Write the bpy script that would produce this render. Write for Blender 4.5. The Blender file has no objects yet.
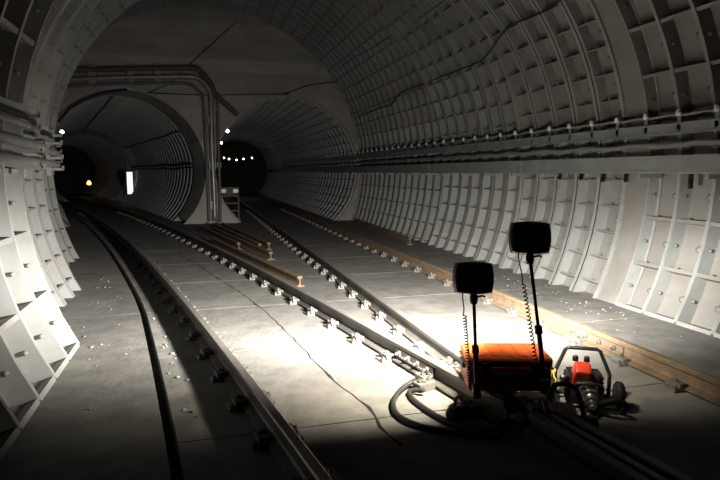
import bpy, bmesh, math, random
from mathutils import Vector, Matrix
random.seed(7)
PI = math.pi
scene = bpy.context.scene
COL = scene.collection

# ------------------------------------------------------------------ camera
FPX, EYE = 565.0, 1.72
YAW, PITCH = math.radians(15.8), math.radians(6.86)
cam_d = bpy.data.cameras.new('camera'); cam = bpy.data.objects.new('camera', cam_d); COL.objects.link(cam)
cam_d.sensor_width = 36.0; cam_d.lens = FPX / 720 * 36.0; cam_d.clip_start = 0.05; cam_d.clip_end = 300
cam.location = (0, 0, EYE); cam.rotation_euler = (PI/2 - PITCH, 0, -YAW)
scene.camera = cam
# ------------------------------------------------------------------ world, exposure
w = bpy.data.worlds.new('world'); scene.world = w; w.use_nodes = True
w.node_tree.nodes['Background'].inputs[0].default_value = (0.6, 0.75, 0.8, 1)
w.node_tree.nodes['Background'].inputs[1].default_value = 0.0
scene.view_settings.view_transform = 'Standard'; scene.view_settings.look = 'None'
scene.view_settings.exposure = 0.12; scene.view_settings.gamma = 1.0
scene.view_settings.use_curve_mapping = False
LAMP_POWER = (2000.0, 1500.0)          # the two battery lamp heads (left, right)
LAMP_AIM = ((-5.0, -21.0), (0.0, -20.0))   # azimuth from the tunnel axis, elevation, degrees
LAMP_CONE, LAMP_BLEND, LAMP_FLAT = 170.0, 0.6, 0.112   # wide, flat beam: reflector squeezes it upright
FLOOD = ((-18.0, -31.0, 310.0), (30.0, -30.0, 150.0))   # the wide reflector under each beam: azimuth, elevation, power
LAMP_ROLL = (11.0, 0.0)
BULB = 14.0
scene.cycles.diffuse_bounces = 1

# ------------------------------------------------------------------ photo pixel -> direction (photo frame 720 x 480)
Fv = Vector((math.sin(YAW)*math.cos(PITCH), math.cos(YAW)*math.cos(PITCH), -math.sin(PITCH)))
Rv = Vector((math.cos(YAW), -math.sin(YAW), 0)); Uv = Rv.cross(Fv); Cv = Vector((0, 0, EYE))
def ray(x, y): return Fv + Rv*((x-360)/FPX) + Uv*((240-y)/FPX)
def gz(x, y, z=0.0): d = ray(x, y); return Cv + d*((z-EYE)/d.z)       # hits the level z
def gy(x, y, Y): d = ray(x, y); return Cv + d*(Y/d.y)                  # hits the upright plane across the tunnel at Y
def gx(x, y, X): d = ray(x, y); return Cv + d*(X/d.x)

# ------------------------------------------------------------------ materials
def mat(name, col, rough=0.7, metal=0.0, var=0.25, scale=6.0, bump=0.0, dirt=None, dirt_amt=0.5, rnd=0.0, emit=None, estr=0.0, band=None):
    m = bpy.data.materials.new(name); m.use_nodes = True
    nt = m.node_tree; N = nt.nodes; L = nt.links; b = N['Principled BSDF']
    b.inputs['Roughness'].default_value = rough; b.inputs['Metallic'].default_value = metal
    tc = N.new('ShaderNodeTexCoord')
    nz = N.new('ShaderNodeTexNoise'); nz.inputs['Scale'].default_value = scale; nz.inputs['Detail'].default_value = 6
    L.new(tc.outputs['Object'], nz.inputs['Vector'])
    rp = N.new('ShaderNodeValToRGB'); L.new(nz.outputs['Fac'], rp.inputs[0])
    rp.color_ramp.elements[0].position = 0.3; rp.color_ramp.elements[1].position = 0.7
    c0 = [c*(1-var) for c in col]; c1 = [min(1, c*(1+var*0.6)) for c in col]
    rp.color_ramp.elements[0].color = (*c0, 1); rp.color_ramp.elements[1].color = (*c1, 1)
    out = rp.outputs[0]
    if dirt:
        n2 = N.new('ShaderNodeTexNoise'); n2.inputs['Scale'].default_value = scale*0.23; n2.inputs['Detail'].default_value = 8
        n2.inputs['Roughness'].default_value = 0.65
        L.new(tc.outputs['Object'], n2.inputs['Vector'])
        r2 = N.new('ShaderNodeValToRGB'); L.new(n2.outputs['Fac'], r2.inputs[0])
        r2.color_ramp.elements[0].position = 0.48; r2.color_ramp.elements[1].position = 0.66
        r2.color_ramp.elements[0].color = (0, 0, 0, 1); r2.color_ramp.elements[1].color = (dirt_amt,)*3 + (1,)
        mx = N.new('ShaderNodeMix'); mx.data_type = 'RGBA'
        L.new(r2.outputs[0], mx.inputs['Factor']); L.new(out, mx.inputs['A']); mx.inputs['B'].default_value = (*dirt, 1)
        out = mx.outputs['Result']
    if band:                                   # board marks of the formwork, level bands
        sx = N.new('ShaderNodeSeparateXYZ'); L.new(tc.outputs['Object'], sx.inputs[0])
        cb = N.new('ShaderNodeCombineXYZ')
        mu = N.new('ShaderNodeMath'); mu.operation = 'MULTIPLY'; mu.inputs[1].default_value = band
        L.new(sx.outputs['Z'], mu.inputs[0]); fl = N.new('ShaderNodeMath'); fl.operation = 'FLOOR'; L.new(mu.outputs[0], fl.inputs[0])
        L.new(fl.outputs[0], cb.inputs['Z'])
        wn = N.new('ShaderNodeTexWhiteNoise'); wn.noise_dimensions = '3D'; L.new(cb.outputs[0], wn.inputs['Vector'])
        mr = N.new('ShaderNodeMapRange'); mr.inputs['To Min'].default_value = 0.72; mr.inputs['To Max'].default_value = 1.1
        L.new(wn.outputs['Value'], mr.inputs['Value'])
        m3 = N.new('ShaderNodeMix'); m3.data_type = 'RGBA'; m3.blend_type = 'MULTIPLY'; m3.inputs['Factor'].default_value = 1
        L.new(out, m3.inputs['A']); L.new(mr.outputs[0], m3.inputs['B']); out = m3.outputs['Result']
    if rnd:
        oi = N.new('ShaderNodeObjectInfo'); mr = N.new('ShaderNodeMapRange')
        mr.inputs['To Min'].default_value = 1-rnd; mr.inputs['To Max'].default_value = 1.0
        L.new(oi.outputs['Random'], mr.inputs['Value'])
        m4 = N.new('ShaderNodeMix'); m4.data_type = 'RGBA'; m4.blend_type = 'MULTIPLY'; m4.inputs['Factor'].default_value = 1
        L.new(out, m4.inputs['A']); L.new(mr.outputs[0], m4.inputs['B']); out = m4.outputs['Result']
    L.new(out, b.inputs['Base Color'])
    if bump:
        bp = N.new('ShaderNodeBump'); bp.inputs['Strength'].default_value = bump; bp.inputs['Distance'].default_value = 0.02
        n5 = N.new('ShaderNodeTexNoise'); n5.inputs['Scale'].default_value = scale*4; n5.inputs['Detail'].default_value = 5
        L.new(tc.outputs['Object'], n5.inputs['Vector']); L.new(n5.outputs['Fac'], bp.inputs['Height']); L.new(bp.outputs[0], b.inputs['Normal'])
    if emit:
        b.inputs['Emission Color'].default_value = (*emit, 1); b.inputs['Emission Strength'].default_value = estr
    return m
M = {}
M['plate'] = mat('dusty cast iron plate', (0.31, 0.30, 0.28), 0.7, var=0.12, scale=3, bump=0.12, dirt=(0.26, 0.215, 0.175), dirt_amt=0.6, rnd=0.16)
M['iron'] = mat('painted cast iron', (0.395, 0.412, 0.402), 0.62, var=0.12, scale=3, bump=0.12, dirt=(0.27, 0.235, 0.20), dirt_amt=0.5, rnd=0.14)
M['iron_far'] = mat('dusty cast iron', (0.36, 0.36, 0.35), 0.7, var=0.15, scale=3, dirt=(0.2, 0.19, 0.17), dirt_amt=0.5)
M['tunnel'] = mat('darkened cast iron', (0.20, 0.20, 0.195), 0.75, var=0.2, scale=3)  # plates kept dark, shade between the ribs put into the colour
M['tunnel_rib'] = mat('lightened tunnel rib', (0.42, 0.425, 0.42), 0.7, var=0.2, scale=3)  # ribs painted lighter than the plates: their shading put into the colour
M['shell'] = mat('outer shell', (0.25, 0.24, 0.22), 0.9, scale=2)
M['concrete'] = mat('board marked concrete', (0.54, 0.53, 0.505), 0.85, var=0.18, scale=1.3, bump=0.2, band=2.6, dirt=(0.3, 0.27, 0.24), dirt_amt=0.5)
M['floor'] = mat('dusty floor concrete', (0.235, 0.228, 0.212), 0.8, var=0.25, scale=4.5, bump=0.3, dirt=(0.36, 0.345, 0.315), dirt_amt=0.6, rnd=0.06)
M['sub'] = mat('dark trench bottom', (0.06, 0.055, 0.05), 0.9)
M['crack'] = mat('crack', (0.02, 0.02, 0.02), 0.95)
M['rail'] = mat('dusty steel rail', (0.12, 0.113, 0.103), 0.6, 0.2, var=0.2, scale=9, bump=0.1)
M['dim_steel'] = mat('darkened steel', (0.05, 0.048, 0.045), 0.5, 0.3, var=0.2, scale=9)  # darker copy of the rail steel: unlit look of the crossing painted in
M['head'] = mat('worn rail head', (0.34, 0.32, 0.29), 0.4, 0.5, var=0.15, scale=9)
M['rust'] = mat('rusty rail', (0.235, 0.165, 0.105), 0.75, 0.1, var=0.3, scale=9, bump=0.2)
M['rusthead'] = mat('rusty rail head', (0.30, 0.23, 0.155), 0.6, 0.2, var=0.25, scale=9)
M['clip'] = mat('dusty fastening', (0.19, 0.18, 0.165), 0.6, 0.1, var=0.2, scale=20)
M['bolt'] = mat('bolt steel', (0.19, 0.18, 0.165), 0.5, 0.4, var=0.2, scale=30)
M['shelf'] = mat('galvanised cable duct', (0.34, 0.36, 0.35), 0.5, 0.3, var=0.15, scale=4)
M['cable'] = mat('dusty cable', (0.26, 0.26, 0.25), 0.6, var=0.2, scale=8)
M['dcable'] = mat('dark cable', (0.035, 0.035, 0.035), 0.6)
M['white'] = mat('white porcelain', (0.8, 0.8, 0.78), 0.3, var=0.05)
M['pipe'] = mat('grey pipe', (0.42, 0.41, 0.39), 0.4, 0.5, var=0.15, scale=5)
M['brown'] = mat('brown pipe', (0.15, 0.11, 0.085), 0.6, var=0.2, scale=5)
M['orange'] = mat('orange case plastic', (0.80, 0.13, 0.03), 0.42, var=0.08, scale=12, bump=0.03)
M['black'] = mat('black plastic', (0.012, 0.012, 0.012), 0.5, var=0.1)
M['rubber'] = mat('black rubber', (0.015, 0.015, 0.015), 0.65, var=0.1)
M['blackpaint'] = mat('black painted tube', (0.03, 0.03, 0.03), 0.35, var=0.1)
M['red'] = mat('red engine cover', (0.75, 0.06, 0.02), 0.4, var=0.08)
M['greypipe'] = mat('dull dark pipe', (0.2, 0.195, 0.185), 0.6, 0.2, var=0.15)
M['darkred'] = mat('dark red box', (0.10, 0.02, 0.018), 0.5, var=0.1)
M['chrome'] = mat('machined steel', (0.6, 0.6, 0.58), 0.3, 0.9, var=0.08)
M['yellow'] = mat('yellow cord', (0.8, 0.6, 0.04), 0.6, var=0.1)
M['rubble'] = mat('rubble', (0.34, 0.32, 0.28), 0.85, var=0.4, scale=12)
M['lens'] = mat('lamp lens', (0.9, 0.9, 0.85), 0.2, emit=(1, 0.93, 0.82), estr=30)
M['bulb'] = mat('lit bulb', (1, 0.95, 0.85), 0.3, emit=(1, 0.86, 0.62), estr=BULB)
M['bulbw'] = mat('lit bulb amber', (1, 0.8, 0.5), 0.3, emit=(1, 0.55, 0.18), estr=2.0)
M['lit'] = mat('lit passage', (0.9, 0.9, 0.9), 0.5, emit=(0.9, 0.95, 1), estr=1.1)
M['sign'] = mat('reflective plate', (0.85, 0.86, 0.86), 0.3, var=0.05)
M['wood'] = mat('grey timber', (0.20, 0.18, 0.155), 0.8, var=0.3, scale=8)

# ------------------------------------------------------------------ helpers
def tag(o, label=None, cat=None, group=None, kind=None):
    if label: o['label'] = label
    if cat: o['category'] = cat
    if group: o['group'] = group
    if kind: o['kind'] = kind
    return o
def link(o, parent=None):
    COL.objects.link(o)
    if parent is not None: o.parent = parent
    return o
def empty(name, loc=(0, 0, 0), rz=0.0, parent=None):
    o = bpy.data.objects.new(name, None); o.location = loc; o.rotation_euler = (0, 0, rz); o.empty_display_size = 0.1
    return link(o, parent)
def inst(name, me, parent=None, loc=(0, 0, 0), rot=(0, 0, 0)):
    o = bpy.data.objects.new(name, me); o.location = loc; o.rotation_euler = rot
    return link(o, parent)

class MB:
    def __init__(s): s.bm = bmesh.new()
    def face(s, vs, mi=0, smooth=False):
        try: f = s.bm.faces.new(vs); f.material_index = mi; f.smooth = smooth; return f
        except ValueError: return None
    def box(s, c, d, M3=None, bev=0.0, mi=0, taper=1.0):
        pts = []
        for sz in (-1, 1):
            k = taper if sz > 0 else 1.0
            for sx, sy in ((-1, -1), (1, -1), (1, 1), (-1, 1)):
                p = Vector((sx*d[0]/2*k, sy*d[1]/2*k, sz*d[2]/2))
                if M3: p = M3 @ p
                pts.append(s.bm.verts.new(p + Vector(c)))
        fs = [s.face([pts[i] for i in q], mi) for q in ((3, 2, 1, 0), (4, 5, 6, 7), (0, 1, 5, 4), (1, 2, 6, 5), (2, 3, 7, 6), (3, 0, 4, 7))]
        if bev > 0:
            es = {e for f in fs for e in f.edges}
            r = bmesh.ops.bevel(s.bm, geom=list(es), offset=bev, segments=2, affect='EDGES', profile=0.5)
        return s
    def lathe(s, prof, origin=(0, 0, 0), axis=(0, 0, 1), n=12, mi=0, smooth=True):
        a = Vector(axis).normalized(); u = a.orthogonal().normalized(); v = a.cross(u); o = Vector(origin)
        rings = []
        for r, h in prof:
            if r < 1e-6: rings.append([s.bm.verts.new(o + a*h)])
            else: rings.append([s.bm.verts.new(o + a*h + u*(r*math.cos(2*PI*k/n)) + v*(r*math.sin(2*PI*k/n))) for k in range(n)])
        for A, B in zip(rings, rings[1:]):
            for k in range(n):
                k2 = (k+1) % n
                if len(A) == 1 and len(B) == 1: continue
                if len(A) == 1: s.face([A[0], B[k2], B[k]][::-1], mi, smooth)
                elif len(B) == 1: s.face([A[k], A[k2], B[0]], mi, smooth)
                else: s.face([A[k], A[k2], B[k2], B[k]], mi, smooth)
        if len(rings[0]) > 1: s.face(rings[0][::-1], mi)
        if len(rings[-1]) > 1: s.face(rings[-1], mi)
        return s
    def cyl(s, p0, p1, r, n=10, r1=None, mi=0):
        p0 = Vector(p0); p1 = Vector(p1); d = p1-p0
        return s.lathe([(r, 0), (r if r1 is None else r1, d.length)], p0, d, n, mi)
    def tube(s, pts, r, n=7, closed=False, mi=0):
        pts = [Vector(p) for p in pts]; m = len(pts); rings = []; prev = None
        for i, p in enumerate(pts):
            if closed: t = pts[(i+1) % m] - pts[i-1]
            else: t = pts[min(i+1, m-1)] - pts[max(i-1, 0)]
            t.normalize()
            if prev is None: u = t.orthogonal().normalized()
            else:
                u = prev - t*prev.dot(t)
                u = u.normalized() if u.length > 1e-6 else t.orthogonal().normalized()
            prev = u; v = t.cross(u)
            rr = r[i] if isinstance(r, (list, tuple)) else r
            rings.append([s.bm.verts.new(p + u*(rr*math.cos(2*PI*k/n)) + v*(rr*math.sin(2*PI*k/n))) for k in range(n)])
        seq = list(zip(rings, rings[1:])) + ([(rings[-1], rings[0])] if closed else [])
        for A, B in seq:
            for k in range(n): s.face([A[k], A[(k+1) % n], B[(k+1) % n], B[k]], mi, True)
        if not closed: s.face(rings[0][::-1], mi); s.face(rings[-1], mi)
        return s
    def sweep(s, path, prof, z0=0.0, mifn=None):
        """profile (u, z) swept along a plan path [(x, y)] ; closed outline, capped ends"""
        m = len(path); n = len(prof); rings = []
        for i, (x, y) in enumerate(path):
            a = path[max(i-1, 0)]; b = path[min(i+1, m-1)]
            t = Vector((b[0]-a[0], b[1]-a[1])).normalized(); nx, ny = t.y, -t.x
            rings.append([s.bm.verts.new((x+nx*u, y+ny*u, z0+z)) for u, z in prof])
        for A, B in zip(rings, rings[1:]):
            for k in range(n): s.face([A[k], A[(k+1) % n], B[(k+1) % n], B[k]], mifn(k) if mifn else 0)
        s.face(rings[0][::-1]); s.face(rings[-1])
        return s
    def mesh(s, name, *mats):
        bmesh.ops.recalc_face_normals(s.bm, faces=s.bm.faces)
        me = bpy.data.meshes.new(name); s.bm.to_mesh(me); s.bm.free()
        for m in mats: me.materials.append(M[m])
        return me
    def build(s, name, mats, parent=None, loc=(0, 0, 0), rot=(0, 0, 0)):
        if isinstance(mats, str): mats = (mats,)
        return inst(name, s.mesh(name, *mats), parent, loc, rot)
def smooth_path(pts, n=8):
    P = [Vector(p) for p in pts]; out = []
    for i in range(len(P)-1):
        p0 = P[max(i-1, 0)]; p1 = P[i]; p2 = P[i+1]; p3 = P[min(i+2, len(P)-1)]
        for k in range(n):
            t = k/n
            out.append(0.5*((2*p1)+(p2-p0)*t+(2*p0-5*p1+4*p2-p3)*t*t+(3*p1-p0-3*p2+p3)*t**3))
    out.append(P[-1]); return out

# ================================================================== the lining of the chamber: rings of cast panels
def pol(r, a): return (r*math.cos(a), r*math.sin(a))
def arc_slab(mb, r0, r1, a0, a1, y0, y1, n, mi=0):
    prev = None; first = None
    for i in range(n+1):
        a = a0+(a1-a0)*i/n; x0, z0 = pol(r0, a); x1, z1 = pol(r1, a)
        q = [mb.bm.verts.new(p) for p in ((x0, y0, z0), (x0, y1, z0), (x1, y1, z1), (x1, y0, z1))]
        if prev:
            for k in range(4): mb.face([prev[k], prev[(k+1) % 4], q[(k+1) % 4], q[k]], mi)
        else: first = q
        prev = q
    mb.face(first[::-1], mi); mb.face(prev, mi)
def panel_mesh(name, R, d, w, tf, da, rib, plug):
    mb = MB()
    arc_slab(mb, R+d, R+d+0.03, 0, da, tf*0.9, w-tf*0.9, 3)                      # back plate
    tr = rib/R
    arc_slab(mb, R+0.012, R+d+0.01, -tr/2, tr/2, tf*0.9, w-tf*0.9, 1)             # cross flange
    x, z = pol(R+d, da*0.5); ax = Vector((-x, 0, -z)).normalized()
    if plug == 'near':
        mb.lathe([(0.045, -0.005), (0.045, 0.035), (0.03, 0.04), (0.03, 0.06), (0.0, 0.062)], (x, w*0.36, z), ax, 10)
        x, z = pol(R+d*0.45, da*0.5)
        mb.lathe([(0.022, 0), (0.022, 0.03), (0, 0.032)], (x, w-tf, z), (0, -1, 0), 6)
        x, z = pol(R+d*0.5, tr/2); t = Vector((-math.sin(0), 0, 1))
        mb.lathe([(0.018, 0), (0.018, 0.022), (0, 0.024)], (x, w*0.72, z), t, 6)
    else:
        mb.lathe([(0.032, -0.004), (0.032, 0.02), (0.018, 0.022), (0, 0.024)], (x, w*0.5, z), ax, 8)
        x, z = pol(R+d*0.45, tr/2)
        for yy in (0.3, 0.62):
            mb.box((x, w*yy, z+0.016), (0.03, 0.03, 0.032))
    return mb.mesh(name, 'plate')
def flange_mesh(name, R, d, w, tf, a0, a1, mats=('iron',), cross=None, plate=False, step=5.0, gap=0.004, pm=0, kerb=0.05):
    mb = MB(); n = max(4, int(math.degrees(a1-a0)/step))
    arc_slab(mb, R, R+d+0.02, a0, a1, gap/2, tf, n); arc_slab(mb, R, R+d+0.02, a0, a1, w-tf, w-gap/2, n)
    if plate: arc_slab(mb, R+d, R+d+0.03, a0, a1, tf*0.8, w-tf*0.8, n, pm)
    for ae in (a0, a1): arc_slab(mb, R+0.006, R+d+0.02, ae-kerb/2/R, ae+kerb/2/R, tf*0.8, w-tf*0.8, 1)
    if cross:
        k = a0+cross*0.5
        while k < a1:
            arc_slab(mb, R+0.015, R+d+0.01, k-0.012/R, k+0.012/R, tf*0.8, w-tf*0.8, 1, pm); k += cross
    return mb.mesh(name, *mats)
def shell(name, R, y0, y1, c, a0, a1, label):
    mb = MB(); arc_slab(mb, R, R+0.06, a0, a1, 0, y1-y0, 48)
    o = mb.build(name, 'shell', None, (c[0], y0, c[1])); return tag(o, label, 'tunnel wall', kind='structure')

SEC = {  # centre x, centre z, radius, y from, y to
    'near': (1.98, 1.70, 3.60, -1.30, 6.05), 'middle': (1.72, 1.70, 3.84, 6.05, 9.00),
    'step': (1.40, 1.72, 4.15, 9.00, 12.40), 'far': (0.36, 1.85, 5.19, 12.40, 19.60)}
def floor_angle(R, cz, under=0.12): return math.asin((-cz-under)/R)
def section(key, wname, label, depth, ring_w, tf, da_deg, rib, kind, panels=True, lead=0.0, under=0.12):
    cx, cz, R, y0, y1 = SEC[key]
    a0 = floor_angle(R, cz, under); a1 = PI-a0
    root = shell(wname, R+depth+0.06, y0, y1, (cx, cz), a0, a1, label)
    n = int(round((y1-y0-lead)/ring_w)); rw = (y1-y0-lead)/n
    da = math.radians(da_deg); cnt = int((a1-a0)/da)+1; da = (a1-a0)/cnt
    fm = flange_mesh('lining_ring', R, depth, rw, tf, a0, a1, ('iron', 'plate'), None if panels else da, not panels, gap=0.004 if kind == 'near' else 0.03, pm=1)
    if lead:
        mb = MB(); arc_slab(mb, R+0.02, R+depth+0.02, a0, a1, 0.002, lead-0.004, 48); mb.build('plain_collar', 'plate', root)
    pm = panel_mesh('lining_panel', R, depth, rw, tf, da, rib, kind) if panels else None
    gap_strip = None
    if panels and kind != 'near':
        mb = MB(); arc_slab(mb, R+0.006, R+0.04, a0, a1, rw-0.0155, rw+0.0155, 48); gap_strip = mb.mesh('dark_gap_strip', 'rubber')  # added dark strip: darkness of the ring gaps put into colour
    for i in range(n):
        r = inst('lining_ring', fm, root, (0, lead+i*rw, 0))
        if gap_strip and i < n-1: inst('dark_gap_strip', gap_strip, r)
        if panels:
            for k in range(cnt): inst('lining_panel', pm, r, (0, 0, 0), (0, -(a0+k*da), 0))
        else: r['kind'] = 'stuff'
    return root
# floor
def XA(y): return 0.54-0.165*(y-2.76)-0.0028*(y-2.76)**2          # centre line of the left running rail
def dXA(y): return -0.165-0.0056*(y-2.76)
def XG(y): return XA(y)-max(0.44, 0.64-0.045*(y-3.2))                                       # gutter left of that rail
fl = MB(); fl.box((-3, 22, -0.19), (22, 54, 0.10)); floor = fl.build('floor', 'sub')
tag(floor, 'dusty grey concrete tunnel floor with a narrow gutter and a long crack', 'floor', kind='structure')
def slab(y0, y1, xl, xr, name='floor_slab'):
    mb = MB(); n = max(2, int((y1-y0)/0.9)); ys = [y0+(y1-y0)*i/n for i in range(n+1)]; rings = []
    for y in ys:
        a, b = xl(y), xr(y)
        rings.append([mb.bm.verts.new(p) for p in ((a, y, -0.139), (b, y, -0.139), (b, y, 0), (a, y, 0))])
    for A, B in zip(rings, rings[1:]):
        for k in range(4): mb.face([A[k], A[(k+1) % 4], B[(k+1) % 4], B[k]])
    mb.face(rings[0][::-1]); mb.face(rings[-1])
    return mb.build(name, 'floor', floor)
ys = [-4.0, -1.7, 0.1, 1.9, 3.62, 5.42, 7.25, 9.1, 11.0, 13.0, 15.2, 17.5, 20.0, 30.0, 48.0]
for a, b in zip(ys, ys[1:]):
    slab(a+0.006, b-0.006, lambda y: XG(y)+0.04, lambda y: 6.6)
for a, b in zip(ys[::3], ys[3::3]+[48.0]):
    slab(a+0.004, b-0.004, lambda y: min(-5.5, XG(y)-2.5), lambda y: XG(y)-0.035, 'walkway_slab')
ck = [(140, 238), (170, 250), (196, 264), (220, 280), (241, 293), (262, 309), (279, 324), (300, 345), (315, 362), (333, 381), (352, 394), (367, 407), (381, 427), (402, 446)]
pts = []
for i in range(len(ck)-1):
    a, b = gz(*ck[i]), gz(*ck[i+1]); nn = max(2, int((b-a).length/0.12))
    for k in range(nn):
        p = a.lerp(b, k/nn); pts.append(p + Vector((random.uniform(-1, 1)*0.012, 0, 0)))
pts.append(gz(*ck[-1]))
mb = MB(); prev = None
for p in pts:
    hw = random.uniform(0.003, 0.009) if random.random() < 0.85 else 0.016
    q = [mb.bm.verts.new((p.x-hw, p.y, 0.0015)), mb.bm.verts.new((p.x+hw, p.y, 0.0015))]
    if prev: mb.face([prev[0], prev[1], q[1], q[0]])
    prev = q
mb.build('floor_crack', 'crack', floor)

section('near', 'wall_near', 'nearest lining of wide pale cast iron rings', 0.19, 0.49, 0.022, 9.6, 0.045, 'near', under=-0.02)
section('middle', 'wall_middle', 'lining of narrow pale rings just past the wide ones', 0.15, 0.50, 0.065, 5.5, 0.024, 'far', lead=0.36)
section('step', 'wall_step', 'lining of narrow rings one step wider, before the big vault', 0.15, 0.486, 0.06, 5.5, 0.024, 'far')
section('far', 'wall_far', 'widest lining rings that end at the concrete end wall', 0.15, 0.48, 0.055, 4.6, 0.024, 'far', panels=False)
# end faces where one lining steps out to the next
def annulus(name, c0, r0, c1, r1, y, label):
    mb = MB(); n = 64; prev = None
    for i in range(n+1):
        a = -0.5+ (PI+1.0)*i/n
        q = []
        for yy in (y-0.05, y):
            q += [mb.bm.verts.new((c0[0]+r0*math.cos(a), yy, c0[1]+r0*math.sin(a))), mb.bm.verts.new((c1[0]+r1*math.cos(a), yy, c1[1]+r1*math.sin(a)))]
        q = [q[0], q[1], q[3], q[2]]
        if prev:
            for k in range(4): mb.face([prev[k], prev[(k+1) % 4], q[(k+1) % 4], q[k]])
        prev = q
    o = mb.build(name, 'iron'); tag(o, label, 'end plate', kind='structure')
annulus('trim_1', (1.98, 1.70), 3.78, (1.72, 1.70), 4.02, 6.05, 'plate closing the step behind the widest-ringed near lining')
annulus('trim_2', (1.72, 1.70), 4.0, (1.40, 1.72), 4.3, 9.0, 'plate closing the step between the two narrow-ringed linings')
annulus('trim_3', (1.40, 1.72), 4.3, (0.36, 1.85), 5.4, 12.4, 'plate closing the step into the biggest vault')

# end wall with two tunnel mouths
HY = 19.6; LT = (-2.28, 1.80, 2.50); RT = (2.96, 1.80, 2.50)
cu = bpy.data.curves.new('hw', 'CURVE'); cu.dimensions = '2D'; cu.fill_mode = 'BOTH'; cu.extrude = 0.2
for cx, cz, r in ((0.36, 1.85, 5.4), LT, RT):
    sp = cu.splines.new('POLY'); n = 72; sp.points.add(n-1); sp.use_cyclic_u = True
    for i in range(n):
        a = 2*PI*i/n; sp.points[i].co = (cx+r*math.cos(a), cz+r*math.sin(a), 0, 1)
tmp = bpy.data.objects.new('tmp', cu); COL.objects.link(tmp)
bpy.context.view_layer.update()
me = bpy.data.meshes.new_from_object(tmp.evaluated_get(bpy.context.evaluated_depsgraph_get()))
bpy.data.objects.remove(tmp)
me.transform(Matrix.Rotation(PI/2, 4, 'X')); me.materials.clear(); me.materials.append(M['concrete'])
o = inst('wall_end', me, None, (0, HY+0.2, 0)); tag(o, 'board-marked concrete end wall with two round tunnel mouths', 'wall', kind='structure')

# running tunnels beyond the end wall
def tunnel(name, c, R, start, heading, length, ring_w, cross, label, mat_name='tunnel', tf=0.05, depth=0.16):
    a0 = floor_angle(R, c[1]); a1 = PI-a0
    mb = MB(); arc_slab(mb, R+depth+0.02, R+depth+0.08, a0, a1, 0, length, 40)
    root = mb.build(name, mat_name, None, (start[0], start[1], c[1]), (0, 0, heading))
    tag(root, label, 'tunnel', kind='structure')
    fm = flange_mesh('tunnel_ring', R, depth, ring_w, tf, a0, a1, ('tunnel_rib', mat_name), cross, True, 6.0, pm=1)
    for i in range(int(length/ring_w)):
        r = inst('tunnel_ring', fm, root, (0, i*ring_w, 0)); r['kind'] = 'stuff'
    return root
HL = math.radians(13.0)
s0 = Vector((LT[0]-0.23, HY+0.95)); dl = Vector((-math.sin(HL), math.cos(HL)))
wl = tunnel('wall_left_tunnel', LT, 2.42, s0, HL, 17.0, 0.6, None, 'ribbed left running tunnel beyond the end wall', tf=0.05, depth=0.25)
mb = MB(); prev = None                                               # plain collar from the mouth to the first ring
for i in range(61):
    a = -0.75+(PI+1.5)*i/60
    p0 = Vector((LT[0]+2.5*math.cos(a), HY-0.02, LT[1]+2.5*math.sin(a)))
    ax = s0.x+2.42*math.cos(a)*math.cos(HL); ay = s0.y+2.42*math.cos(a)*math.sin(HL)
    p1 = Vector((ax, ay, LT[1]+2.42*math.sin(a)))
    o0 = p0+Vector((math.cos(a), 0, math.sin(a)))*0.1; o1 = p1+Vector((math.cos(a), 0, math.sin(a)))*0.2
    q = [mb.bm.verts.new(p) for p in (p0, p1, o1, o0)]
    if prev:
        for k in range(4): mb.face([prev[k], prev[(k+1) % 4], q[(k+1) % 4], q[k]])
    prev = q
mb.build('mouth_collar', 'concrete', wl).matrix_parent_inverse = Matrix.LocRotScale(wl.location, wl.rotation_euler.to_quaternion(), (1, 1, 1)).inverted()
s1 = s0+dl*17.0; HL2 = math.radians(15.0); dl2 = Vector((-math.sin(HL2), math.cos(HL2)))
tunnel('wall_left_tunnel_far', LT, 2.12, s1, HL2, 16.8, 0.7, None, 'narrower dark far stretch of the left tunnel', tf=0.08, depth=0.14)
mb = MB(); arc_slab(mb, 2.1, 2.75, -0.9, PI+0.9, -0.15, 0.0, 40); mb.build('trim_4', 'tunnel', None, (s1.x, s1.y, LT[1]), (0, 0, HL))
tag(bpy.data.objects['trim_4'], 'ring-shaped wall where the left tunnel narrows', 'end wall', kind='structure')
wr = tunnel('wall_right_tunnel', RT, 2.42, (RT[0], HY+0.1), 0.0, 27.0, 0.6, math.radians(8), 'ribbed right running tunnel beyond the end wall', tf=0.045, depth=0.16)
e = s1+dl2*16.8
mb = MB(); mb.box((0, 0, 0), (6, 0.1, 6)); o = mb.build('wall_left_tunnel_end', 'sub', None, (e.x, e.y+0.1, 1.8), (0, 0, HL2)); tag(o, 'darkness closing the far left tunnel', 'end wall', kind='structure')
mb = MB(); mb.box((0, 0, 0), (6, 0.1, 6)); o = mb.build('wall_right_tunnel_end', 'sub', None, (RT[0], HY+27.3, 1.8)); tag(o, 'darkness closing the far right tunnel', 'end wall', kind='structure')

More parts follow.
